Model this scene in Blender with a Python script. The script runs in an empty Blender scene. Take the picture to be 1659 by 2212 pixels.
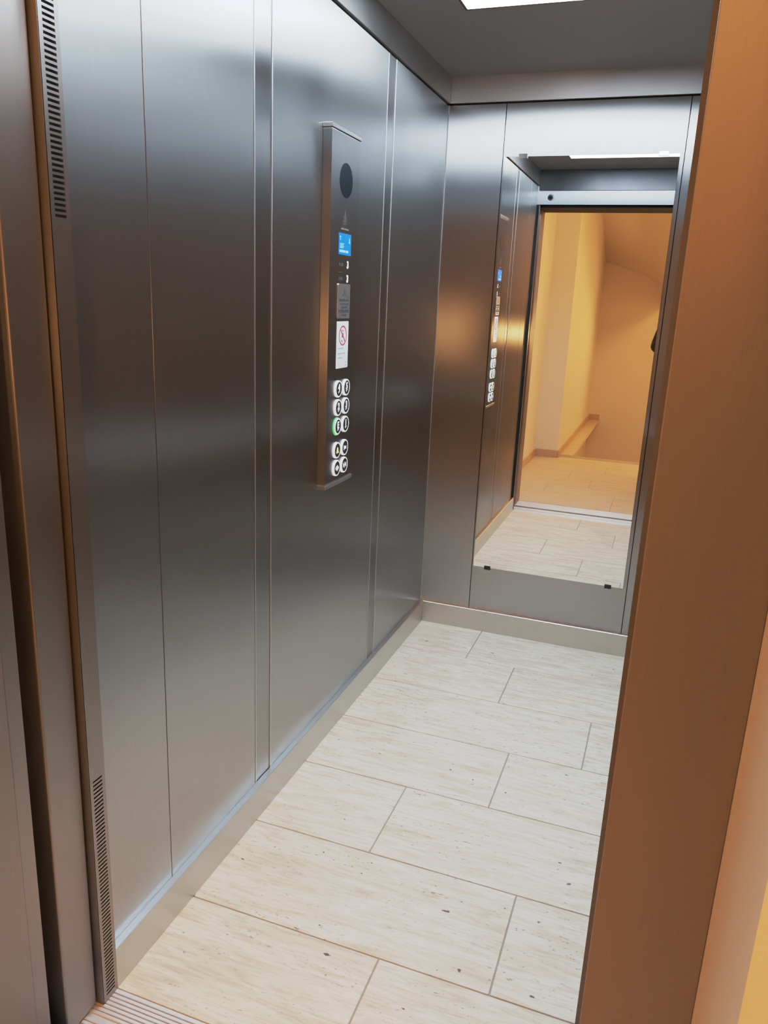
import bpy, bmesh, math, random
from mathutils import Vector, Matrix
random.seed(7)
S = bpy.context.scene
C = S.collection
PI = math.pi

# ------------------------------------------------------------------ helpers
def link(name, bm, m, parent=None, smooth=False):
    me = bpy.data.meshes.new(name)
    bmesh.ops.recalc_face_normals(bm, faces=bm.faces)
    bm.to_mesh(me); bm.free()
    o = bpy.data.objects.new(name, me); C.objects.link(o)
    if m is not None:
        for q in (m if isinstance(m, (list, tuple)) else [m]): me.materials.append(q)
    if smooth:
        for p in me.polygons: p.use_smooth = True
    if parent is not None: o.parent = parent
    return o

def struct(o):
    o['kind'] = 'structure'; return o

def thing(name, label, cat, loc=(0, 0, 0), group=None):
    o = bpy.data.objects.new(name, None); C.objects.link(o)
    o.location = loc; o.empty_display_size = .05
    o['label'] = label; o['category'] = cat
    if group: o['group'] = group
    return o

def tag(o, label, cat, group=None):
    o['label'] = label; o['category'] = cat
    if group: o['group'] = group
    return o

def box(bm, x0, x1, y0, y1, z0, z1, bev=0, seg=1, mi=0):
    vs = [bm.verts.new((x, y, z)) for z in (z0, z1) for y in (y0, y1) for x in (x0, x1)]
    q = [(0, 2, 3, 1), (4, 5, 7, 6), (0, 1, 5, 4), (2, 6, 7, 3), (0, 4, 6, 2), (1, 3, 7, 5)]
    fs = [bm.faces.new([vs[i] for i in f]) for f in q]
    for f in fs: f.material_index = mi
    if bev:
        es = list({e for f in fs for e in f.edges})
        bmesh.ops.bevel(bm, geom=es, offset=bev, segments=seg, affect='EDGES', profile=.6)
    return fs

def prism(bm, pts, axis, a, b, mi=0):
    """extrude a 2-D outline along an axis (0:x 1:y 2:z) from a to b"""
    def mk(p, t):
        if axis == 0: return (t, p[0], p[1])
        if axis == 1: return (p[0], t, p[1])
        return (p[0], p[1], t)
    A = [bm.verts.new(mk(p, a)) for p in pts]; B = [bm.verts.new(mk(p, b)) for p in pts]
    n = len(pts); fs = []
    for i in range(n): fs.append(bm.faces.new((A[i], A[(i+1) % n], B[(i+1) % n], B[i])))
    fs.append(bm.faces.new(A[::-1])); fs.append(bm.faces.new(B))
    for f in fs: f.material_index = mi
    return fs

def disc_x(bm, y, z, r, x0, x1, n=40, r2=None, mi=0):
    """cylinder along x (facing +x)"""
    r2 = r if r2 is None else r2
    A = [bm.verts.new((x0, y+r*math.cos(t), z+r*math.sin(t))) for t in [2*PI*i/n for i in range(n)]]
    B = [bm.verts.new((x1, y+r2*math.cos(t), z+r2*math.sin(t))) for t in [2*PI*i/n for i in range(n)]]
    fs = [bm.faces.new((A[i], A[(i+1) % n], B[(i+1) % n], B[i])) for i in range(n)]
    fs += [bm.faces.new(A[::-1]), bm.faces.new(B)]
    for f in fs: f.material_index = mi
    return fs

def ring_x(bm, y, z, prof, n=40):
    """lathe around the x axis; prof is a closed list of (x, r)"""
    rings = [[bm.verts.new((x, y+r*math.cos(2*PI*i/n), z+r*math.sin(2*PI*i/n))) for i in range(n)] for x, r in prof]
    m = len(prof)
    for k in range(m):
        a, b = rings[k], rings[(k+1) % m]
        for i in range(n): bm.faces.new((a[i], a[(i+1) % n], b[(i+1) % n], b[i]))

def tube(bm, pts, r, n=12):
    pts = [Vector(p) for p in pts]; prev = None
    for i, p in enumerate(pts):
        d = (pts[min(i+1, len(pts)-1)] - pts[max(i-1, 0)]).normalized()
        u = d.cross(Vector((0, 0, 1)));  u = u if u.length > .01 else d.cross(Vector((1, 0, 0)))
        u.normalize(); w = d.cross(u)
        ring = [bm.verts.new(p + r*(u*math.cos(2*PI*k/n) + w*math.sin(2*PI*k/n))) for k in range(n)]
        if prev:
            for k in range(n): bm.faces.new((prev[k], prev[(k+1) % n], ring[(k+1) % n], ring[k]))
        else: bm.faces.new(ring[::-1])
        prev = ring
    bm.faces.new(prev)

def plate_x(bm, y0, y1, z0, z1, r, x0, x1, n=6, mi=0):
    """rounded rectangle plate facing +x"""
    pts = []
    for cy, cz, a in ((y1-r, z1-r, 0), (y0+r, z1-r, 90), (y0+r, z0+r, 180), (y1-r, z0+r, 270)):
        for i in range(n+1):
            t = math.radians(a+90*i/n); pts.append((cy+r*math.cos(t), cz+r*math.sin(t)))
    return prism(bm, pts, 0, x0, x1, mi)

def bar_x(bm, pa, pb, w, x0, x1):
    """flat stroke between two (y,z) points on a face looking at +x"""
    a, b = Vector(pa), Vector(pb); d = (b-a); n = Vector((-d.y, d.x)).normalized()*w/2
    prism(bm, [tuple(a+n), tuple(a-n), tuple(b-n), tuple(b+n)], 0, x0, x1)

def text_x(name, s, size, y, z, x, m, parent, align='CENTER', bold=.0):
    """lettering as a thin mesh on a face looking at +x (reads along +y)"""
    cu = bpy.data.curves.new(name, 'FONT'); cu.body = s; cu.size = size; cu.extrude = .0002
    cu.align_x = align; cu.align_y = 'CENTER'; cu.offset = bold; cu.resolution_u = 3
    t = bpy.data.objects.new(name, cu); C.objects.link(t)
    bpy.context.view_layer.update()
    me = bpy.data.meshes.new_from_object(t.evaluated_get(bpy.context.evaluated_depsgraph_get()))
    me.transform(Matrix(((0, 0, 1, x), (1, 0, 0, y), (0, 1, 0, z), (0, 0, 0, 1))))
    bpy.data.objects.remove(t); bpy.data.curves.remove(cu)
    o = bpy.data.objects.new(name, me); C.objects.link(o); me.materials.clear(); me.materials.append(m)
    me.name = name; o.parent = parent
    return o

# ------------------------------------------------------------------ materials
def mat(name):
    m = bpy.data.materials.new(name); m.use_nodes = True
    nt = m.node_tree; b = nt.nodes['Principled BSDF']
    return m, nt, b

def N(nt, t, **kw):
    n = nt.nodes.new(t)
    for k, v in kw.items(): setattr(n, k, v)
    return n

def plain(name, col, rough=.5, metal=0, emit=None, estr=0, var=.04, scale=6, spec=.5):
    m, nt, b = mat(name)
    tc = N(nt, 'ShaderNodeTexCoord'); no = N(nt, 'ShaderNodeTexNoise'); no.inputs['Scale'].default_value = scale
    no.inputs['Detail'].default_value = 4
    nt.links.new(tc.outputs['Object'], no.inputs['Vector'])
    mx = N(nt, 'ShaderNodeMix', data_type='RGBA')
    mx.inputs[6].default_value = [c*(1-var) for c in col]+[1]; mx.inputs[7].default_value = [min(1, c*(1+var)) for c in col]+[1]
    nt.links.new(no.outputs['Fac'], mx.inputs[0]); nt.links.new(mx.outputs[2], b.inputs['Base Color'])
    b.inputs['Roughness'].default_value = rough; b.inputs['Metallic'].default_value = metal
    b.inputs['Specular IOR Level'].default_value = spec
    if emit:
        b.inputs['Emission Color'].default_value = (*emit, 1); b.inputs['Emission Strength'].default_value = estr
    return m

def brushed(name, col, rough, aniso=.85, rot=0.0, tangent=(0, 0, 1), grain=(90, 90, 1.2), gvar=.05, smudge=.06, lobe=0, blend=.5):
    """stainless sheet with a vertical (or given) brush grain"""
    m, nt, b = mat(name); L = nt.links.new
    tc = N(nt, 'ShaderNodeTexCoord')
    mp = N(nt, 'ShaderNodeMapping'); mp.inputs['Scale'].default_value = grain
    L(tc.outputs['Object'], mp.inputs['Vector'])
    g = N(nt, 'ShaderNodeTexNoise'); g.inputs['Scale'].default_value = 6; g.inputs['Detail'].default_value = 3
    L(mp.outputs[0], g.inputs['Vector'])
    s = N(nt, 'ShaderNodeTexNoise'); s.inputs['Scale'].default_value = 3.2; s.inputs['Detail'].default_value = 5
    L(tc.outputs['Object'], s.inputs['Vector'])
    mx = N(nt, 'ShaderNodeMix', data_type='RGBA')
    mx.inputs[6].default_value = [c*(1-gvar) for c in col]+[1]; mx.inputs[7].default_value = [min(1, c*(1+gvar)) for c in col]+[1]
    L(g.outputs['Fac'], mx.inputs[0]); L(mx.outputs[2], b.inputs['Base Color'])
    mr = N(nt, 'ShaderNodeMapRange'); mr.inputs['From Min'].default_value = .3; mr.inputs['From Max'].default_value = .7
    mr.inputs['To Min'].default_value = rough-smudge; mr.inputs['To Max'].default_value = rough+smudge
    L(s.outputs['Fac'], mr.inputs['Value']); L(mr.outputs[0], b.inputs['Roughness'])
    b.inputs['Metallic'].default_value = 1
    b.inputs['Anisotropic'].default_value = aniso; b.inputs['Anisotropic Rotation'].default_value = .25+rot
    cv = N(nt, 'ShaderNodeCombineXYZ')
    for i in range(3): cv.inputs[i].default_value = tangent[i]
    L(cv.outputs[0], b.inputs['Tangent'])
    if lobe:                    # short-tailed lobe for the big wall sheets
        gl = N(nt, 'ShaderNodeBsdfAnisotropic', distribution='BECKMANN')
        L(mx.outputs[2], gl.inputs['Color']); L(mr.outputs[0], gl.inputs['Roughness'])
        gl.inputs['Anisotropy'].default_value = lobe; gl.inputs['Rotation'].default_value = 0
        L(cv.outputs[0], gl.inputs['Tangent'])
        ms = N(nt, 'ShaderNodeMixShader'); ms.inputs[0].default_value = blend
        b.inputs['Roughness'].default_value = rough
        L(b.outputs[0], ms.inputs[1]); L(gl.outputs[0], ms.inputs[2])
        L(ms.outputs[0], nt.nodes['Material Output'].inputs['Surface'])
    return m

def travertine(name, base=(.85, .785, .685), warm=(.69, .585, .455)):
    m, nt, b = mat(name); L = nt.links.new
    tc = N(nt, 'ShaderNodeTexCoord'); ge = N(nt, 'ShaderNodeNewGeometry')
    ofs = N(nt, 'ShaderNodeVectorMath', operation='SCALE'); ofs.inputs[0].default_value = (13.7, 29.3, 7.1)
    L(ge.outputs['Random Per Island'], ofs.inputs['Scale'])
    ad = N(nt, 'ShaderNodeVectorMath', operation='ADD'); L(tc.outputs['Object'], ad.inputs[0]); L(ofs.outputs[0], ad.inputs[1])
    def noise(sc, scale, det, rough=.55, dist=0):
        mp = N(nt, 'ShaderNodeMapping'); mp.inputs['Scale'].default_value = sc; L(ad.outputs[0], mp.inputs['Vector'])
        n = N(nt, 'ShaderNodeTexNoise'); n.inputs['Scale'].default_value = scale; n.inputs['Detail'].default_value = det
        n.inputs['Roughness'].default_value = rough; n.inputs['Distortion'].default_value = dist
        L(mp.outputs[0], n.inputs['Vector']); return n.outputs['Fac']
    def ramp(src, a, bb):
        r = N(nt, 'ShaderNodeMapRange'); r.inputs['From Min'].default_value = a; r.inputs['From Max'].default_value = bb
        L(src, r.inputs['Value']); return r.outputs[0]
    def mix(fac, c1, c2, scale=1):
        x = N(nt, 'ShaderNodeMix', data_type='RGBA')
        if scale != 1:
            mm = N(nt, 'ShaderNodeMath', operation='MULTIPLY'); mm.inputs[1].default_value = scale; L(fac, mm.inputs[0]); fac = mm.outputs[0]
        L(fac, x.inputs[0])
        if isinstance(c1, tuple): x.inputs[6].default_value = (*c1, 1)
        else: L(c1, x.inputs[6])
        if isinstance(c2, tuple): x.inputs[7].default_value = (*c2, 1)
        else: L(c2, x.inputs[7])
        return x.outputs[2]
    veins = ramp(noise((1.3, 9, 1), 4.5, 9, .62, .8), .42, .68)
    c = mix(veins, base, warm, 1)
    fine = ramp(noise((3, 34, 1), 5, 6, .7, .4), .5, .78)
    c = mix(fine, c, (.42, .37, .31), .72)
    blot = ramp(noise((1.6, 4, 1), 2.2, 4, .5), .55, .8)
    c = mix(blot, c, (.68, .585, .46), .4)
    cluster = ramp(noise((1.2, 5, 1), 3.5, 3), .42, .58)
    pit = ramp(noise((26, 62, 1), 2.4, 3, .6, .2), .62, .70)
    mu = N(nt, 'ShaderNodeMath', operation='MULTIPLY'); L(pit, mu.inputs[0]); L(cluster, mu.inputs[1])
    c = mix(mu.outputs[0], c, (.17, .14, .11), .75)
    pit2 = ramp(noise((16, 24, 1), 2.1, 2, .5), .735, .765)
    c = mix(pit2, c, (.10, .08, .06), .9)
    L(c, b.inputs['Base Color'])
    b.inputs['Roughness'].default_value = .42
    bp = N(nt, 'ShaderNodeBump'); bp.inputs['Strength'].default_value = .15; bp.inputs['Distance'].default_value = .002; bp.invert = True
    L(mu.outputs[0], bp.inputs['Height']); L(bp.outputs[0], b.inputs['Normal'])
    return m

STEEL = (.465, .473, .48)
M_wall = brushed('brushed_steel_wall', STEEL, .36, 1.0, smudge=.02, lobe=.60)
M_strip = brushed('brushed_steel_strip', (.40, .405, .41), .31, 1.0, smudge=.01, lobe=.6)
M_back = brushed('brushed_steel_back', (.45, .455, .47), .31, 1.0, smudge=.015, lobe=.72, blend=.85)
M_frame = brushed('brushed_steel_frame', (.385, .36, .34), .38, .9, smudge=.03)
M_skirt = brushed('satin_steel_skirting', (.60, .61, .59), .38, 0, grain=(1.2, 1.2, 90), smudge=.03)
M_skirttop = plain('skirting_top_painted_sheen', (.95, .96, .97), .30, 1, var=.01)  # lighter steel paints the ceiling light's sheen onto the skirting top
M_panel = brushed('brushed_steel_control_panel', (.43, .435, .445), .35, 1.0, smudge=.01, lobe=.60)
M_lintel = brushed('brushed_steel_lintel', (.27, .28, .30), .34, 1.0, smudge=.02, lobe=.6)
M_fascia = brushed('satin_steel_fascia', (.56, .55, .55), .45, 0, grain=(2, 2, 60))
M_chrome = plain('polished_chrome', (.8, .81, .82), .12, 1, var=.01)
M_alu = plain('ribbed_aluminium', (.74, .75, .77), .5, .45, var=.04, scale=20)
M_mirror = plain('mirror_silver', (.86, .885, .875), 0.0, 1, var=.002)
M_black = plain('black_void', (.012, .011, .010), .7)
M_darkrub = plain('black_rubber', (.02, .019, .018), .5)
M_ceil = plain('painted_grey_ceiling', (.30, .30, .295), .45, var=.02)
M_trav = travertine('travertine_tile')
M_grout = plain('grey_grout', (.40, .37, .32), .8)
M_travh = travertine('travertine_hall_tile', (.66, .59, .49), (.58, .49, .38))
M_plaster = plain('cream_plaster', (.80, .77, .72), .7, var=.015, scale=3)
M_basestone = plain('beige_stone_baseboard', (.55, .46, .36), .5, var=.1, scale=14)
M_light = plain('light_diffuser', (.9, .9, .9), .4, emit=(.795, .91, 1.0), estr=13.2)
M_white = plain('white_plastic', (.82, .85, .87), .4, var=.01)
M_ring = plain('lit_white_ring', (.9, .9, .9), .3, emit=(.93, .97, 1), estr=.62, var=.01)
M_ringg = plain('lit_green_halo', (.2, .6, .3), .3, emit=(.12, .85, .22), estr=.6, var=.01)
M_btn = plain('dark_button_face', (.03, .034, .04), .3)
M_glyph = plain('lit_white_symbol', (.9, .9, .9), .4, emit=(.9, .96, 1), estr=.7, var=.01)
M_yellow = plain('lit_yellow_bell', (.9, .85, .2), .4, emit=(.95, .9, .25), estr=.75, var=.01)
M_screen = plain('blue_display', (.0, .02, .1), .35, emit=(.0, .185, 1.0), estr=1.25, var=.01)
M_scrtext = plain('pale_display_text', (.3, .6, 1), .3, emit=(.22, .60, 1), estr=.9, var=.01)
M_smoke = plain('smoked_lens', (.010, .014, .020), .16, spec=.12)
M_plate = brushed('engraved_steel_plate', (.72, .75, .79), .4, .3)
M_ink = plain('dark_engraving', (.07, .08, .095), .6)
M_red = plain('red_print', (.62, .06, .14), .5)
M_greyprint = plain('grey_print', (.36, .46, .52), .6)
M_etch = plain('pale_etching', (.40, .41, .42), .42, 1)
M_edge = plain('satin_edge_profile', (.66, .66, .66), .42, 1, var=.02)
M_rail = plain('satin_rail', (.86, .86, .86), .42, 1, var=.02)
M_cap = plain('satin_end_cap', (.55, .56, .57), .34, 1, var=.02)

# ------------------------------------------------------------------ dimensions (metres)
W = 1.07; D = 2.052; H1 = 2.075; H2 = 2.1665; SK = .0933; ST = .0177
YF = -.020                      # front edge of the car floor
SEAM = .0011

# ------------------------------------------------------------------ floor
def tiles(rows, x0, x1, gap=.0036, top=0.0, th=.012):
    bm = bmesh.new()
    for ya, yb, js in rows:
        xs = [x0]+[j for j in sorted(js) if x0+.01 < j < x1-.01]+[x1]
        for a, b in zip(xs[:-1], xs[1:]):
            box(bm, a+(gap/2 if a > x0 else 0), b-(gap/2 if b < x1 else 0), ya+gap/2, yb-gap/2, top-th, top, .0008)
    return bm
rows = [(1.750, 2.053, [.29]), (1.450, 1.750, [.486]), (1.150, 1.450, [.809]), (.853, 1.150, [.585]),
        (.551, .853, [.342]), (.2515, .551, [.722]), (YF, .2515, [.4815])]
fl = struct(link('floor', tiles(rows, .002, W-.002), M_trav))
bm = bmesh.new(); box(bm, 0, W, YF, D, -.05, -.0022)
link('grout_bed', bm, M_grout, fl)

# ------------------------------------------------------------------ left wall: backing, sheets, strips
def wall_x(name, xf, sgn, cuts, stripset):
    """sheets of steel hung on a dark backing; face at x = xf, room on the sgn side"""
    bm = bmesh.new(); box(bm, *sorted((xf-sgn*.05, xf-sgn*.013)), YF, D+.03, -.02, H2+.05)
    w = struct(link(name, bm, M_black))
    for i, (a, b) in enumerate(zip(cuts[:-1], cuts[1:])):
        strip = i in stripset
        bm = bmesh.new()
        f = xf - (sgn*.0010 if strip else 0)
        box(bm, *sorted((f-sgn*.0125, f)), a+(.0022 if strip or (i-1) in stripset else SEAM), b-(.0022 if strip or (i+1) in stripset else SEAM), .001, H1-.002, .0008 if strip else .0012, 2)
        link('metal_strip' if strip else 'wall_panel', bm, M_strip if strip else M_wall, w)
        if strip:
            for e in (a, b):
                bm = bmesh.new(); box(bm, *sorted((xf-sgn*.012, xf+sgn*.0012)), e-.0016, e+.0016, .002, H1-.003, .0006)
                link('edge_profile', bm, M_edge, w)
    return w
cutsL = [YF, .197, .578, .658, 1.391, 1.460, D]
wl = wall_x('wall_left', 0, 1, cutsL, {2, 4})
wr = wall_x('wall_right', W, -1, cutsL, {2, 4})
# back wall
bm = bmesh.new(); box(bm, -.05, W+.05, D+.013, D+.05, -.02, H2+.05)
wb = struct(link('wall_back', bm, M_black))
bm = bmesh.new(); box(bm, .0003, .0028, D-.0028, D-.0003, SK+.001, H1-.001, .0005); link('corner_profile', bm, M_edge, wb)
for a, b in ((.0, .2201), (.2201, .8572), (.8572, W)):
    bm = bmesh.new(); box(bm, a+SEAM, b-SEAM, D, D+.0125, .001, H1-.002, .0012, 2)
    link('wall_panel', bm, M_back, wb)

# fascia under the ceiling (steel band all round) and ceiling
def fascia(name, x0, x1, y0, y1):
    bm = bmesh.new(); box(bm, x0, x1, y0, y1, H1+.003, H2+.03, .0008)
    return struct(link(name, bm, M_fascia))
fascia('trim_1', -.012, .008, YF, D-.006)
fascia('trim_2', W-.008, W+.012, YF, D-.006)
fascia('trim_3', .008, W-.008, D-.008, D+.012)
LX0, LX1, LY0, LY1 = .236, .812, .372, 1.372
bm = bmesh.new()
for x0, x1, y0, y1 in ((-.02, LX0-.006, YF-.02, D+.02), (LX1+.006, W+.02, YF-.02, D+.02),
                       (LX0-.006, LX1+.006, YF-.02, LY0-.006), (LX0-.006, LX1+.006, LY1+.006, D+.02)):
    box(bm, x0, x1, y0, y1, H2, H2+.05)
struct(link('ceiling', bm, M_ceil))
t = thing('ceiling_light', 'flat rectangular white light panel glowing in the lift cabin ceiling', 'light', ((LX0+LX1)/2, (LY0+LY1)/2, H2))
def child(name, bm, m, par, smooth=False):
    o = link(name, bm, m, par, smooth); o.matrix_parent_inverse = Matrix.Translation(-par.location) if par.parent is None else Matrix.Identity(4)
    return o
bm = bmesh.new()
for x0, x1, y0, y1 in ((LX0-.006, LX0+.002, LY0-.006, LY1+.006), (LX1-.002, LX1+.006, LY0-.006, LY1+.006),
                       (LX0, LX1, LY0-.006, LY0+.002), (LX0, LX1, LY1-.002, LY1+.006)):
    box(bm, x0, x1, y0, y1, H2-.004, H2+.012)
child('frame', bm, M_chrome, t)
bm = bmesh.new(); box(bm, LX0+.002, LX1-.002, LY0+.002, LY1-.002, H2-.002, H2+.006)
child('diffuser', bm, M_light, t)

# ------------------------------------------------------------------ skirting
def skirt(name, pts):
    x0, x1, y0, y1 = pts; c = .0012
    bm = bmesh.new()
    if name.endswith('back'): prism(bm, [(y1, .0006), (y0, .0006), (y0, SK-c), (y0+c, SK), (y1, SK)], 0, x0, x1)
    elif name.endswith('left'): prism(bm, [(x0, .0006), (x1, .0006), (x1, SK-c), (x1-c, SK), (x0, SK)], 1, y0, y1)
    else: prism(bm, [(x1, .0006), (x0, .0006), (x0, SK-c), (x0+c, SK), (x1, SK)], 1, y0, y1)
    bm.normal_update()
    bmesh.ops.recalc_face_normals(bm, faces=bm.faces)
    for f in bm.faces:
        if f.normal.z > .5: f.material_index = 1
    return struct(link(name, bm, [M_skirt, M_skirttop]))
skirt('baseboard_left', (.0003, ST, YF+.001, D-.0003))
skirt('baseboard_right', (W-ST, W-.0003, YF+.001, D-.0003))
skirt('baseboard_back', (ST+.0003, W-ST-.0003, D-ST, D-.0003))

# ------------------------------------------------------------------ vented posts beside the doorway
PX = .018; PY0, PY1 = -.061, -.020
def vented_post(label, mirror=False):
    t = thing('vented_post', label, 'post', ((PX-.02) if not mirror else .8967+.02, (PY0+PY1)/2, 0), 'slotted posts beside the doorway')
    bm = bmesh.new()
    th = .0015; a, b = -.0515, -.0275           # slot run in y
    zs = []                                     # slot bands
    z = .014
    while z < .5015: zs.append((z, z+.0033)); z += .0083
    z = 1.4635
    while z < 1.93: zs.append((z, z+.0040)); z += .0078
    def bx(y0, y1, z0, z1):
        x0, x1 = PX-th, PX
        if mirror: x0, x1 = .8967, .8967+th
        box(bm, x0, x1, y0, y1, z0, z1)
    ZT = H2-.2
    bx(PY0, a, 0.0005, ZT); bx(b, PY1+.001, 0.0005, ZT)
    prev = .0005
    for z0, z1 in zs:
        bx(a, b, prev, z0); prev = z1
    bx(a, b, prev, ZT)
    # folded return facing the landing
    if mirror: box(bm, .8967, .93, PY0-.0005, PY0+th, .0005, ZT)
    else: box(bm, -.03, PX, PY0-.0005, PY0+th, .0005, ZT)
    child('slotted_sheet', bm, M_frame, t)
    bm = bmesh.new()
    if mirror: box(bm, .9025, .93, PY0+.003, PY1, .001, ZT)
    else: box(bm, -.03, PX-.005, PY0+.003, PY1-.001, .001, ZT)
    child('dark_lining', bm, M_black, t)
    return t
vented_post('narrow stainless post with slots, left of the doorway beside the control panel wall')
vented_post('narrow stainless post with slots, right of the doorway behind the brown frame', True)

# header over the car door and right hand return
bm = bmesh.new()
box(bm, -.012, W+.012, YF-.045, YF-.001, 1.966, H2-.0005, .001)
box(bm, .9167, W+.012, YF-.03, YF-.001, .0005, 1.966)
struct(link('wall_front', bm, M_lintel))
bm = bmesh.new(); box(bm, .009, W-.009, YF-.002, YF+.006, 2.046, H2+.002, .0008)
struct(link('trim_8', bm, brushed('dark_satin_fascia', (.17, .175, .19), .42, 0, grain=(2, 2, 60))))
t = thing('ceiling_sensor', 'small round dark sensor on steel lintel above doorway, seen in mirror', 'sensor', (.08, YF, 2.006))
t.name = 'round_sensor'
bm = bmesh.new()
def disc_y(bm, x, z, r, y0, y1, n=32, r2=None):
    r2 = r if r2 is None else r2
    A = [bm.verts.new((x+r*math.cos(2*PI*i/n), y0, z+r*math.sin(2*PI*i/n))) for i in range(n)]
    B = [bm.verts.new((x+r2*math.cos(2*PI*i/n), y1, z+r2*math.sin(2*PI*i/n))) for i in range(n)]
    for i in range(n): bm.faces.new((A[i], A[(i+1) % n], B[(i+1) % n], B[i]))
    bm.faces.new(A[::-1]); bm.faces.new(B)
disc_y(bm, .08, 2.006, .024, YF-.002, YF+.003, r2=.022); child('rim', bm, M_chrome, t)
bm = bmesh.new(); disc_y(bm, .08, 2.006, .0185, YF+.002, YF+.0045); child('lens', bm, plain('grey_lens', (.10, .105, .115), .4), t)
bm = bmesh.new(); disc_y(bm, .08, 2.006, .010, YF+.004, YF+.008, r2=.007); child('centre_cap', bm, M_smoke, t)

# ------------------------------------------------------------------ sills
def sill(name, y0, y1, x0, x1, label, groove=None):
    bm = bmesh.new()
    n = max(3, int((y1-y0)/.0085)); p = (y1-y0)/n
    box(bm, x0, x1, y0, y1, -.03, -.0035)
    for i in range(n):
        ya = y0+i*p
        if groove and groove[0]-.002 < ya+p/2 < groove[1]+.002: continue
        box(bm, x0, x1, ya+.0010, ya+p-.0010, -.0036, -.0005, .0008)
    o = link(name, bm, M_alu); tag(o, label, 'door sill'); return o
bm = bmesh.new()
sill('door_sill', -.1445, -.030, -.02, .96, 'ribbed aluminium sill of the lift cabin next to the tile floor', (-.094, -.083))
bm = bmesh.new(); box(bm, .012, W, -.0295, -.0205, -.02, 0.0002, .001)
struct(link('trim_4', bm, M_alu))
sill('door_sill', -.330, -.183, -.02, .93, 'ribbed aluminium sill of the landing door on the hall side')

# ------------------------------------------------------------------ car door (slid open) and landing door + frame
bm = bmesh.new(); box(bm, -.62, .005, -.1445, -.066, .004, 1.99, .004, 3)
d1 = struct(link('door_1', bm, M_frame))
bm = bmesh.new(); box(bm, -.62, .0035, -.2115, -.181, .004, 1.99, .0015, 2)
d2 = struct(link('door_2', bm, M_frame))
bm = bmesh.new()
FR, FO = .9030, 1.009            # right jamb edge and outer edge of the landing frame
box(bm, FR, FO, -.335, -.330, -.001, 2.05, .0012, 2)
box(bm, FR, FR+.004, -.332, -.183, -.001, 2.05)
box(bm, -.105, .0045, -.335, -.330, -.001, 2.05, .0012, 2)
box(bm, .0005, .0045, -.332, -.2125, -.001, 2.05)
box(bm, .0045, FR, -.335, -.330, 1.955, 2.05, .0012, 2)
fr = struct(link('trim_5', bm, brushed('brushed_steel_landing_frame', (.40, .37, .345), .50, .55, smudge=.03)))
bm = bmesh.new(); box(bm, -.1, FO, -.330, -.064, 1.9535, 1.99)  # black boxes stand in for the shade in the gap over the doors
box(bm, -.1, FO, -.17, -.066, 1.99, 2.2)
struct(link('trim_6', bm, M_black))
# black boxes added behind the door pocket to keep hall light out
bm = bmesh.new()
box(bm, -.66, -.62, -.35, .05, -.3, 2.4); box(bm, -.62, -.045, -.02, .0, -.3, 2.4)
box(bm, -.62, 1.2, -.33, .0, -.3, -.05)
struct(link('shaft_blackout', bm, M_black))
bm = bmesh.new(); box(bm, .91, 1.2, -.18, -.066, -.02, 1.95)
struct(link('shaft_blackout_right', bm, M_black))

# ------------------------------------------------------------------ mirror with clips
MX0, MX1, MZ0, MZ1 = .228, .842, .287, 1.892
t = thing('wall_mirror', 'tall frameless rectangular mirror clipped to the back steel wall', 'mirror', ((MX0+MX1)/2, D, MZ0))
bm = bmesh.new(); box(bm, MX0, MX1, D-.006, D-.0008, MZ0, MZ1)
child('mirror_glass', bm, M_mirror, t)
for x, top in ((.297, 1), (.789, 1), (.288, 0), (.783, 0)):
    bm = bmesh.new(); z = MZ1 if top else MZ0; s = 1 if top else -1
    w = .017 if top else .013
    box(bm, x-w, x+w, D-.0095, D-.0065, min(z-s*.007, z+s*.009), max(z-s*.007, z+s*.009), .001, 2)
    box(bm, x-w, x+w, D-.0065, D-.0006, min(z+s*.0005, z+s*.009), max(z+s*.0005, z+s*.009))
    child('clip', bm, M_chrome if top else M_darkrub, t)

# ------------------------------------------------------------------ handrail on the right wall (shows in the steel reflections)
t = thing('handrail', 'round stainless handrail along the right cabin wall', 'handrail', (W, 1.0, .855))
bm = bmesh.new(); xr = W-.055
pts = [(W-.012, .30, .855), (xr-0, .33, .855)]+[(xr, .36+i*.16, .855) for i in range(9)]+[(xr, 1.67, .855), (W-.012, 1.70, .855)]
tube(bm, pts, .021, 20); child('rail', bm, M_rail, t, True)
for y in (.55, 1.02, 1.5):
    bm = bmesh.new(); tube(bm, [(W+.001, y, .825), (xr, y, .825), (xr, y, .84)], .007, 10)
    child('bracket', bm, M_chrome, t)

# ------------------------------------------------------------------ control panel
CX = .026; CY0, CY1, CZ0, CZ1 = .930, 1.122, .846, 1.778
cp = thing('control_panel', 'tall brushed steel lift control panel with display and buttons on left wall', 'control panel', (0, (CY0+CY1)/2, CZ0))
def pc(name, bm, m, smooth=False): return child(name, bm, m, cp, smooth)
bm = bmesh.new(); box(bm, .0002, CX, CY0, CY1, CZ0, CZ1, .0014, 2); body = pc('panel_body', bm, M_panel)
bm = bmesh.new(); box(bm, .001, CX-.0015, CY1-.0004, CY1+.0005, CZ0+.002, CZ1-.002); o = pc('dark_side_sheet', bm, M_darkrub); o['label'] = 'thin black sheet added to darken the panel side'  # thin black sheet added to darken the far side face
for z0, z1 in ((CZ1+.0015, CZ1+.0125), (CZ0-.0125, CZ0-.0015)):
    bm = bmesh.new(); box(bm, .0002, CX+.003, CY0-.003, CY1+.003, z0, z1, .0012, 2)
    box(bm, .0005, CX-.002, CY0+.002, CY1-.002, min(z0, z0-.002), z1+.002)
    pc('end_cap', bm, M_cap)
bm = bmesh.new(); disc_x(bm, 1.028, 1.666, .0435, CX-.001, CX+.0008, 56); pc('round_window', bm, M_smoke)
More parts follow.
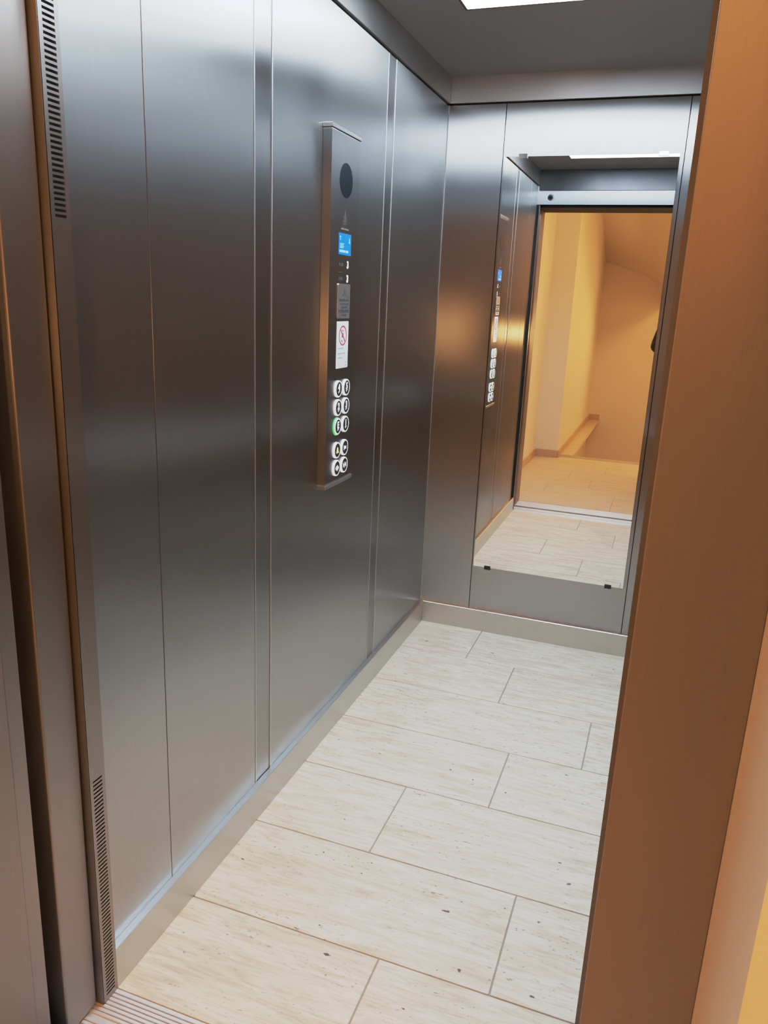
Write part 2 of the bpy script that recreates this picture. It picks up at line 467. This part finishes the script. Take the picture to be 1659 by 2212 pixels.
# faint etched emblem and maker line (illegible in the photo)
bm = bmesh.new()
for y, z0, z1 in ((1.0195, 1.560, 1.577), (1.028, 1.560, 1.589), (1.0365, 1.560, 1.577)): bar_x(bm, (y, z0), (y, z1), .0042, CX, CX+.0003)
bar_x(bm, (1.0155, 1.5565), (1.0405, 1.5565), .0035, CX, CX+.0003)
x = 1.004
for k in range(9):
    h = random.uniform(.003, .007); bar_x(bm, (x, 1.541), (x+.0025, 1.541+h), .0016, CX, CX+.0003); x += .0058
pc('etched_emblem', bm, M_etch)
bm = bmesh.new(); plate_x(bm, .988, 1.072, 1.477, 1.532, .001, CX-.001, CX+.0008); disp = pc('display', bm, M_screen)
def sub(name, bm, m, par):
    return link(name, bm, m, par)
bm = bmesh.new(); xs = CX+.0009; xe = xs+.0004
bar_x(bm, (1.060, 1.522), (1.060, 1.511), .003, xs, xe); bar_x(bm, (1.056, 1.510), (1.064, 1.510), .0025, xs, xe)
sub('display_mark', bm, M_scrtext, disp); bm = bmesh.new()
bar_x(bm, (.994, 1.523), (1.000, 1.523), .003, xs, xe); bar_x(bm, (.997, 1.523), (.997, 1.514), .002, xs, xe)
sub('display_mark', bm, M_scrtext, disp); bm = bmesh.new()
for k in range(4): bar_x(bm, (.994, 1.505-k*.0035), (1.022-.004*(k % 2), 1.505-k*.0035), .0014, xs, xe)
yy = .993
for w_ in (.008, .008, .008, .006, 0, .007, .009):
    if w_: bar_x(bm, (yy, 1.486), (yy+w_, 1.486), .006, xs, xe)
    yy += w_+.0022
sub('display_text', bm, M_scrtext, disp)
# two little lit marks beside faint print
for z in (1.451, 1.414):
    o = text_x('lit_mark', '3', .026, 1.054, z, CX+.0002, M_glyph, cp, bold=.0010)
    o.matrix_parent_inverse = Matrix.Translation(-cp.location)
bm = bmesh.new()
for z in (1.451, 1.414):
    for k in range(3): bar_x(bm, (.994+k*.010, z+random.uniform(-.002, .002)), (1.000+k*.010, z+.001), .008, CX, CX+.0002)
bar_x(bm, (.990, 1.431), (1.020, 1.431), .0016, CX, CX+.0002)
pc('faint_print', bm, plain('faint_print', (.16, .16, .17), .5, .6))
# engraved plate
bm = bmesh.new(); plate_x(bm, .987, 1.071, 1.308, 1.401, .005, CX-.001, CX+.0028); pl = pc('rating_plate', bm, M_plate)
bm = bmesh.new(); xs = CX+.0029; xe = xs+.0003
prism(bm, [(1.025, 1.375), (1.035, 1.375), (1.030, 1.392)], 0, xs, xe)
bar_x(bm, (1.015, 1.371), (1.046, 1.371), .0022, xs, xe)
random.seed(5)
for z, y0, y1, h in ((1.357, .995, 1.062, .008), (1.347, .998, 1.064, .005), (1.338, 1.010, 1.052, .006), (1.328, .993, 1.063, .009), (1.317, 1.014, 1.046, .005)):
    y = y0
    while y < y1:
        w_ = random.uniform(.0025, .005); bar_x(bm, (y, z), (min(y+w_, y1), z+random.uniform(-.001, .001)), h*random.uniform(.7, 1), xs, xe); y += w_+.0014
sub('engraved_lines', bm, M_ink, pl)
# white notice with prohibition sign
bm = bmesh.new(); plate_x(bm, .988, 1.071, 1.171, 1.300, .003, CX-.001, CX+.0008); nt_ = pc('white_notice', bm, M_white)
bm = bmesh.new(); xs = CX+.0009
ring_x(bm, 1.031, 1.261, [(xs, .0235), (xs, .0275), (xs+.0003, .0275), (xs+.0003, .0235)], 48)
bar_x(bm, (1.031-.0175, 1.261+.0175), (1.031+.0175, 1.261-.0175), .004, xs, xs+.0004)
sub('prohibition_ring', bm, M_red, nt_)
bm = bmesh.new()
plate_x(bm, 1.025, 1.034, 1.256, 1.268, .002, xs, xs+.0003); bar_x(bm, (1.022, 1.249), (1.029, 1.243), .003, xs, xs+.0003)
bar_x(bm, (1.026, 1.276), (1.034, 1.273), .003, xs, xs+.0003)
sub('pictogram', bm, M_ink, nt_)
bm = bmesh.new(); random.seed(11)
for z, y0, y1 in ((1.226, .998, 1.036), (1.212, .998, 1.050), (1.200, .998, 1.034)):
    y = y0
    while y < y1:
        w_ = random.uniform(.003, .006); bar_x(bm, (y, z), (min(y+w_, y1), z), random.uniform(.0022, .0038), xs, xs+.0003); y += w_+.0016
sub('printed_lines', bm, M_greyprint, nt_)
for z in (1.186, 1.178):
    bm = bmesh.new(); bar_x(bm, (1.053, z), (1.060, z), .0025, xs, xs+.0003); sub('small_mark', bm, M_greyprint, nt_)

# buttons: lit ring > dark face > symbol
BY = (1.0025, 1.0585); BZ = (1.114, 1.061, 1.007, .9375, .885)
def braille(bm, y, z, x):
    for dy, dz in ((-.003, .003), (-.003, 0), (.003, .003)): disc_x(bm, y+dy, z+dz, .0014, x, x+.0006, 8)
SY = [['4', '5'], ['2', '3'], ['E', '1'], ['bell', 'call'], ['open', 'close']]
for r in range(5):
    for c in range(2):
        y, z = BY[c], BZ[r]; s = SY[r][c]; x1 = CX+.0065
        b = thing('button', '', ''); del b['label']; del b['category']; b.parent = cp
        b.matrix_parent_inverse = Matrix.Translation(-cp.location); b.location = (0, 0, 0)
        def bc(name, bm, m, smooth=False):
            o = link(name, bm, m, b, smooth); return o
        bm = bmesh.new()
        ring_x(bm, y, z, [(CX-.0005, .0190), (CX-.0005, .0236), (x1-.002, .0236), (x1-.0003, .0228), (x1, .0222), (x1, .0200), (x1-.0010, .0195)], 44)
        bc('lit_ring', bm, M_ring, True)
        bm = bmesh.new(); disc_x(bm, y, z, .0199, CX, x1-.0003, 40); bc('button_face', bm, M_btn)
        xf = x1-.0002
        if s in '12345E':
            bm = bmesh.new(); braille(bm, y, z-.0105, xf)
            o = text_x('symbol', s, .026, y, z+.0035, xf+.0002, M_glyph, b, bold=.0010)
            bc('braille_dots', bm, M_glyph)
        else:
            bm = bmesh.new(); m = M_glyph
            if s == 'bell':
                prism(bm, [(y-.0085, z-.008), (y+.0085, z-.008), (y+.0055, z-.002), (y+.004, z+.006), (y, z+.0095), (y-.004, z+.006), (y-.0055, z-.002)], 0, xf, xf+.0005); m = M_yellow
            elif s == 'call':
                plate_x(bm, y-.003, y+.0045, z-.004, z+.004, .001, xf, xf+.0005)
                prism(bm, [(y-.003, z-.003), (y-.009, z-.008), (y-.009, z+.008), (y-.003, z+.003)], 0, xf, xf+.0004)
                bar_x(bm, (y+.007, z-.005), (y+.007, z+.005), .002, xf, xf+.0004)
            else:
                k = 1 if s == 'open' else -1
                for q in (-1, 1):
                    cx_ = y+q*.0075
                    prism(bm, [(cx_+q*k*.0045, z), (cx_-q*k*.0030, z+.0070), (cx_-q*k*.0030, z-.0070)], 0, xf, xf+.0005)
                bar_x(bm, (y, z-.009), (y, z+.009), .0016, xf, xf+.0005)
            bc('symbol', bm, m)
        if s == 'E':
            bm = bmesh.new(); ring_x(bm, y, z, [(CX+.0001, .0237), (CX+.0001, .0262), (CX+.0045, .0249), (CX+.0045, .0237)], 44)
            o = bc('green_halo', bm, M_ringg, True); o['label'] = 'glowing green halo'

# ------------------------------------------------------------------ hall (seen in the mirror and right of the frame)
HZ = 2.75; HX0, HX1, HY0 = -.19, 3.2, -5.0; WY = -.53
rowsH = []; y = -.335; k = 0
JX = {0: .638, 1: .116, 2: .424, 3: .23, 4: .50}
yb = -.335
for i in range(16):
    ya = -.70-.3*i if i else -.70
    ya = max(ya, -2.337) if ya < -2.2 else ya
    rowsH.append((ya, yb, [JX.get(i, (i*.37) % .9)+.9*q for q in range(-1, 4)])); yb = ya
    if ya <= -2.2: break
bm = tiles([r for r in rowsH if r[1] > -2.2], HX0-.02, HX1, .003, 0, .012)
for q in range(5): box(bm, .022, .150, max(HY0, -2.337-.6*(q+1))+.0015, -2.337-.6*q-.0015, -.012, 0, .0008)
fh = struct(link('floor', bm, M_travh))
bm = bmesh.new(); box(bm, HX0-.1, HX1+.1, -2.337, -.335, -.05, -.0025); box(bm, .022, .13, HY0, -2.337, -.05, -.0025); link('grout_bed', bm, M_grout, fh)
bm = bmesh.new(); box(bm, HX0-.3, HX1+.1, HY0-.1, -.32, HZ, HZ+.06)
struct(link('ceiling', bm, M_plaster))
bm = bmesh.new()
box(bm, HX0-.3, -.105, WY, -.336, -.05, HZ); box(bm, FO+.0002, HX1+.1, WY, -.325, -.05, HZ); box(bm, -.105, FO+.0002, WY, -.325, 2.052, HZ)
struct(link('wall_hall_front', bm, M_plaster))
bm = bmesh.new(); box(bm, HX0-.3, HX0, -2.147, WY, -.05, HZ); struct(link('wall_hall_left', bm, M_plaster))
bm = bmesh.new(); box(bm, HX0-.3, .022, HY0-.1, -2.147, -2.2, HZ); struct(link('wall_hall_passage', bm, M_plaster))
bm = bmesh.new(); box(bm, .022, HX1+.1, HY0-.1, HY0, -2.2, HZ); struct(link('wall_hall_far', bm, M_plaster))
bm = bmesh.new(); box(bm, HX1, HX1+.1, HY0, WY, -2.2, HZ); struct(link('wall_hall_right', bm, M_plaster))
def base(name, *b):
    bm = bmesh.new(); box(bm, *b, .0005, .068, .001); struct(link(name, bm, M_basestone))
base('baseboard_hall_left', HX0+.0002, HX0+.012, -2.135, WY-.002)
base('baseboard_hall_corner', HX0+.0002, .022, -2.1468, -2.135)
base('baseboard_hall_passage', .0222, .034, HY0+.0125, -2.147)
base('baseboard_hall_far', .034, .15, HY0+.0002, HY0+.012)
# stairwell going down beyond the landing: side walls, lower landing; sloping soffit of the upper flight above it
bm = bmesh.new(); box(bm, .152, HX1+.1, -2.336, -2.30, -.25, -.0505); box(bm, .13, .1499, HY0, -2.338, -.026, -.0122); struct(link('trim_7', bm, M_plaster))
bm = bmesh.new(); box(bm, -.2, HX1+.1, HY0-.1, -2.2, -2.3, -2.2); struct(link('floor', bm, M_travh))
bm = bmesh.new()
prof = [(.022, 1.905), (.2, 1.852), (.4, 1.785), (.528, 1.742), (.61, 1.70), (.668, 1.658), (.705, 1.60), (.725, 1.528), (.74, 1.40)]
ys = [-5.0, -4.6, -4.2, -3.73, -3.2, -2.6]
grid = [[bm.verts.new((x, y, min(HZ+.02, z+.423*(y+5.0)))) for x, z in prof] for y in ys]
for a in range(len(ys)-1):
    for i in range(len(prof)-1): bm.faces.new((grid[a][i], grid[a][i+1], grid[a+1][i+1], grid[a+1][i]))
o = struct(link('ceiling_stair_soffit', bm, M_plaster, None, True))

# ------------------------------------------------------------------ person taking the photo (a dark sliver in the mirror)
def skin_mesh(name, verts, edges, m, parent, sub=1, root=0):
    me = bpy.data.meshes.new(name); me.from_pydata([v[:3] for v in verts], edges, [])
    o = bpy.data.objects.new(name, me); C.objects.link(o)
    md = o.modifiers.new('s', 'SKIN'); md.use_smooth_shade = True
    for i, v in enumerate(verts):
        sv = me.skin_vertices[0].data[i]; r = v[3]; sv.radius = r if isinstance(r, tuple) else (r, r)
        sv.use_root = (i == root)
    s = o.modifiers.new('u', 'SUBSURF'); s.levels = sub; s.render_levels = sub
    bpy.context.view_layer.update()
    me2 = bpy.data.meshes.new_from_object(o.evaluated_get(bpy.context.evaluated_depsgraph_get()))
    bpy.data.objects.remove(o); bpy.data.meshes.remove(me)
    me2.name = name; o = bpy.data.objects.new(name, me2); C.objects.link(o)
    me2.materials.clear(); me2.materials.append(m)
    for p in me2.polygons: p.use_smooth = True
    if parent: o.parent = parent
    return o
M_skin = plain('skin', (.52, .33, .24), .5, var=.05)
M_coat = plain('black_coat', (.008, .008, .009), .8, var=.2, scale=30)
M_trous = plain('dark_trousers', (.012, .012, .016), .85, var=.2, scale=30)
M_shoe = plain('black_shoe', (.008, .008, .008), .35)
M_hair = plain('dark_brown_hair', (.03, .018, .011), .6, var=.4, scale=40)
M_eye = plain('eye_white', (.75, .74, .72), .2); M_iris = plain('iris', (.05, .03, .02), .2); M_lip = plain('lips', (.42, .18, .15), .45)
PXc, PYc = 1.03, -1.44
pn = thing('person', 'person in a black coat standing in the hall holding up a phone', 'person', (PXc, PYc, 0))
def P(x, y, z, r): return (x-PXc, y-PYc, z, r)
V = [P(1.03, -1.44, .86, (.125, .10)), P(1.03, -1.44, 1.00, (.115, .09)), P(1.03, -1.435, 1.15, (.13, .10)), P(1.03, -1.43, 1.29, (.12, .085)),
     P(1.03, -1.425, 1.375, .052), P(1.03, -1.405, 1.44, .055),
     P(.865, -1.425, 1.315, .056), P(.792, -1.30, 1.075, .041), P(.855, -1.09, 1.20, .029), P(.862, -1.07, 1.216, .024),
     P(1.195, -1.425, 1.315, .056), P(1.225, -1.28, 1.09, .041), P(1.01, -1.045, 1.205, .029), P(1.004, -1.02, 1.222, .024),
     P(.94, -1.44, .80, .085), P(.90, -1.435, .45, .056), P(.865, -1.45, .085, .040),
     P(1.12, -1.44, .80, .085), P(1.14, -1.43, .45, .056), P(1.15, -1.45, .085, .040),
     P(.850, -1.35, .040, .034), P(1.16, -1.35, .040, .034)]
Ed = [(0, 1), (1, 2), (2, 3), (3, 4), (4, 5), (3, 6), (6, 7), (7, 8), (8, 9), (3, 10), (10, 11), (11, 12), (12, 13), (0, 14), (14, 15), (15, 16), (0, 17), (17, 18), (18, 19), (16, 20), (19, 21)]
parts = [skin_mesh('tmp', V, Ed, M_skin, None, 1)]
hx, hy, hz = 0.0, .045, 1.515          # head centre, relative to the person
def blob(c, r, seg=24):
    bm = bmesh.new(); bmesh.ops.create_uvsphere(bm, u_segments=seg, v_segments=seg//2, radius=1)
    for v in bm.verts: v.co = Vector((c[0]+v.co.x*r[0], c[1]+v.co.y*r[1], c[2]+v.co.z*r[2]))
    return link('tmp', bm, M_skin, None, True)
parts.append(blob((hx, hy-.008, hz+.025), (.074, .092, .088)))           # skull
parts.append(blob((hx, hy+.022, hz-.045), (.055, .066, .062)))           # jaw
parts.append(blob((hx, hy+.094, hz-.012), (.013, .018, .018), 12)); parts.append(blob((hx, hy+.086, hz+.012), (.009, .013, .026), 12))   # nose
parts.append(blob((hx, hy+.066, hz-.088), (.022, .020, .016), 12))       # chin
parts.append(blob((hx, hy+.074, hz+.036), (.048, .014, .010), 12))       # brow
for s in (-1, 1): parts.append(blob((hx+s*.076, hy-.004, hz-.002), (.009, .018, .031), 14))   # ears
# hands: palm plus five fingers closing on the sides of the phone
CAM_R = (1.3020804, -.0418551, .3512666); CAM_L = Vector((.9028595, -1.0343119, 1.3667845))
from mathutils import Euler
Rm = Euler(CAM_R, 'XYZ').to_matrix().to_4x4()
PH = Matrix.Translation(CAM_L) @ Rm          # frame of the phone
TOP = Matrix.Translation((-PXc, -PYc, 0)) @ PH
def hand(s):
    f = lambda x, y, z: tuple(TOP @ Vector((.0235+s*x, y, z)))
    wr = f(.080, -.165, .052)
    parts.append(skin_mesh('tmp', [(*wr, .024), (*f(.075, -.13, .038), (.026, .02)), (*f(.066, -.085, .026), (.022, .015)), (*f(.058, -.05, .020), (.014, .011))], [(0, 1), (1, 2), (2, 3)], M_skin, None, 1))
    for y, ln, r in ((-.045, .9, .0085), (-.066, 1.05, .0090), (-.087, 1.0, .0088), (-.107, .8, .0078)):
        v = [f(.058, y-.006, .020), f(.050, y, .000), f(.046-.024*ln, y+.002, -.0035), f(.044-.038*ln, y+.003, -.002)]
        parts.append(skin_mesh('tmp', [(*p, r-.0006*k) for k, p in enumerate(v)], [(0, 1), (1, 2), (2, 3)], M_skin, None, 1))
    v = [f(.068, -.115, .040), f(.050, -.094, .037), f(.032, -.072, .0325), f(.020, -.056, .0305)]
    parts.append(skin_mesh('tmp', [(*p, .0115-.001*k) for k, p in enumerate(v)], [(0, 1), (1, 2), (2, 3)], M_skin, None, 1))
hand(-1); hand(1)
# fuse to one continuous body surface
bm = bmesh.new()
for o in parts:
    bm.from_mesh(o.data)
for o in parts: bpy.data.objects.remove(o)
tmp = link('tmp', bm, M_skin)
md = tmp.modifiers.new('r', 'REMESH'); md.mode = 'VOXEL'; md.voxel_size = .0055; md.use_smooth_shade = True
sm = tmp.modifiers.new('m', 'SMOOTH'); sm.factor = .5; sm.iterations = 3
bpy.context.view_layer.update()
me = bpy.data.meshes.new_from_object(tmp.evaluated_get(bpy.context.evaluated_depsgraph_get()))
bpy.data.objects.remove(tmp); me.name = 'body'
body_o = bpy.data.objects.new('body', me); C.objects.link(body_o); body_o.parent = pn
for p in me.polygons: p.use_smooth = True
# clothes follow the body with a little ease
def shift(v, k): 
    r = v[3]; r = tuple(q+k for q in r) if isinstance(r, tuple) else r+k
    return (v[0], v[1], v[2], r)
ck = [1, 2, 3, 6, 7, 8, 10, 11, 12]
cv = [shift(V[i], .018) for i in ck]+[P(1.03, -1.425, 1.365, .07)]
ce = [(0, 1), (1, 2), (2, 3), (3, 4), (4, 5), (2, 6), (6, 7), (7, 8), (2, 9)]
skin_mesh('coat', cv, ce, M_coat, pn, 2)
bm = bmesh.new(); prev = None
for z, rx, ry in ((1.09, .115, .088), (1.06, .142, .112), (.98, .150, .120), (.90, .166, .134), (.80, .182, .146), (.70, .190, .150), (.60, .196, .154), (.595, .186, .144), (.70, .178, .138)):
    ring = [bm.verts.new((rx*math.cos(2*PI*i/40)*(1+.02*math.sin(2*PI*i/40*6)*(1.1-z)), ry*math.sin(2*PI*i/40), z)) for i in range(40)]
    if prev:
        for i in range(40): bm.faces.new((prev[i], prev[(i+1) % 40], ring[(i+1) % 40], ring[i]))
    prev = ring
link('coat_skirt', bm, M_coat, pn, True)
tv = [P(.955, -1.44, .90, .092), P(.94, -1.44, .80, .096), P(.90, -1.435, .45, .070), P(.865, -1.447, .055, .056),
      P(1.105, -1.44, .90, .092), P(1.12, -1.44, .80, .096), P(1.14, -1.43, .45, .070), P(1.15, -1.447, .055, .056)]
tr = skin_mesh('trousers', tv[:4], [(0, 1), (1, 2), (2, 3)], M_trous, pn, 1)
t2 = skin_mesh('trousers', tv[4:], [(0, 1), (1, 2), (2, 3)], M_trous, pn, 1)
bm = bmesh.new(); bm.from_mesh(tr.data); bm.from_mesh(t2.data); bm.to_mesh(tr.data); bm.free(); bpy.data.objects.remove(t2)
for xa, xb in ((.865, .846), (1.15, 1.165)):
    bm = bmesh.new()
    for y0, y1, w0, h in ((-1.505, -1.40, .043, .085), (-1.42, -1.29, .046, .055)):
        xm = xa if h > .06 else (xa+xb)/2
        box(bm, xm-w0-PXc, xm+w0-PXc, y0-PYc, y1-PYc, .001, h, .02, 4)
    link('shoe', bm, M_shoe, pn, True)
bm = bmesh.new(); bmesh.ops.create_uvsphere(bm, u_segments=32, v_segments=20, radius=1)
for v in bm.verts:
    c = v.co.copy(); front = max(0, c.y)
    v.co = Vector((hx+c.x*.085, hy-.018+c.y*(.098 if c.y < 0 else .082), hz+.030+c.z*(.094 if c.z > 0 else .125*(1-front*.9))))
link('hair', bm, M_hair, pn, True)
for s in (-1, 1):
    bm = bmesh.new(); bmesh.ops.create_uvsphere(bm, u_segments=16, v_segments=10, radius=.0100)
    bmesh.ops.translate(bm, verts=bm.verts, vec=(hx+s*.031, hy+.070, hz+.014)); e = link('eye', bm, M_eye, pn, True)
    bm = bmesh.new(); bmesh.ops.create_uvsphere(bm, u_segments=12, v_segments=8, radius=.0066)
    bmesh.ops.translate(bm, verts=bm.verts, vec=(hx+s*.031, hy+.0752, hz+.014)); link('iris', bm, M_iris, e, True)
bm = bmesh.new(); bmesh.ops.create_uvsphere(bm, u_segments=16, v_segments=8, radius=1)
for v in bm.verts: v.co = Vector((hx+v.co.x*.021, hy+.082+v.co.y*.008, hz-.054+v.co.z*.0075))
link('mouth', bm, M_lip, pn, True)

# phone in the raised hands, lens side towards the cabin
ph = thing('phone', 'black phone held up in both hands by the person in the black coat', 'phone')
ph.matrix_world = PH
bm = bmesh.new(); box(bm, -.012, .059, -.128, .018, .010, .0178, .003, 3); link('phone_body', bm, M_darkrub, ph)
for cx_, cy_ in ((0.0, 0.0), (.018, .0)):
    bm = bmesh.new()
    n = 24; rr = .0065
    A = [bm.verts.new((cx_+rr*math.cos(2*PI*i/n), cy_+rr*math.sin(2*PI*i/n), .0102)) for i in range(n)]
    B = [bm.verts.new((cx_+rr*math.cos(2*PI*i/n), cy_+rr*math.sin(2*PI*i/n), .0085)) for i in range(n)]
    for i in range(n): bm.faces.new((A[i], A[(i+1) % n], B[(i+1) % n], B[i]))
    bm.faces.new(B)
    link('lens', bm, M_smoke, ph)

# ------------------------------------------------------------------ lights
def area(name, loc, sx, sy, power, col, rot=(0, 0, 0)):
    l = bpy.data.lights.new(name, 'AREA'); l.shape = 'RECTANGLE'; l.size = sx; l.size_y = sy; l.energy = power; l.color = col
    o = bpy.data.objects.new(name, l); C.objects.link(o); o.location = loc; o.rotation_euler = rot; return o
WARM = (1.0, .47, .168)
area('hall_ceiling_lamp', (1.35, -1.45, HZ-.02), .9, .9, 30, WARM)
area('hall_passage_fill', (1.7, -3.5, HZ-.02), .7, .7, 30, WARM)  # unseen lamp added to brighten the far hall walls
pl_ = bpy.data.lights.new('stairwell_lamp', 'AREA'); pl_.shape = 'DISK'; pl_.size = .14; pl_.energy = 14; pl_.color = (1, .50, .19)
o = bpy.data.objects.new('stairwell_lamp', pl_); C.objects.link(o); o.location = (1.3, -4.4, 1.03)
o.rotation_euler = Vector((-.75, 5.6, .05)).to_track_quat('-Z', 'Y').to_euler()
w = bpy.data.worlds.new('world'); S.world = w; w.use_nodes = True
w.node_tree.nodes['Background'].inputs[0].default_value = (.02, .018, .016, 1)
w.node_tree.nodes['Background'].inputs[1].default_value = .3

# ------------------------------------------------------------------ camera
cam = bpy.data.cameras.new('camera'); co = bpy.data.objects.new('camera', cam); C.objects.link(co)
co.location = CAM_L; co.rotation_euler = CAM_R
cam.sensor_fit = 'VERTICAL'; cam.sensor_height = 36; cam.sensor_width = 27
cam.lens = 1675.44/2212*36; cam.clip_start = .004
S.camera = co
S.view_settings.view_transform = 'Standard'; S.view_settings.look = 'None'
S.view_settings.exposure = 0; S.view_settings.gamma = 1
# soft highlight shoulder, like the camera's
S.view_settings.use_curve_mapping = True
cm = S.view_settings.curve_mapping; WL = 6.0
cm.black_level = (0, 0, 0); cm.white_level = (WL, WL, WL); cm.extend = 'HORIZONTAL'
cc = cm.curves[3]
pt = [(0, 0)]+[(a/WL, b) for a, b in ((.047, .046), (.094, .092), (.16, .166), (.28, .335), (.5, .565), (.8, .70), (1.5, .765), (3, .85))]+[(1, 1)]
cc.points[0].location = pt[0]; cc.points[1].location = pt[-1]
for p in pt[1:-1]: cc.points.new(*p)
for p in cc.points: p.handle_type = 'VECTOR'
for ch, q in ((0, ((.5, .495), (.75, .715), (.87, .825))), (2, ((.5, .51), (.75, .80), (.87, .925)))):
    for p in q: cm.curves[ch].points.new(*p)
    for p in cm.curves[ch].points: p.handle_type = 'VECTOR'
cm.update()
S.cycles.use_adaptive_sampling = False
S.cycles.max_bounces = 14; S.cycles.glossy_bounces = 10; S.cycles.diffuse_bounces = 6
S.cycles.sample_clamp_indirect = 8; S.cycles.caustics_reflective = True
S.cycles.use_denoising = True
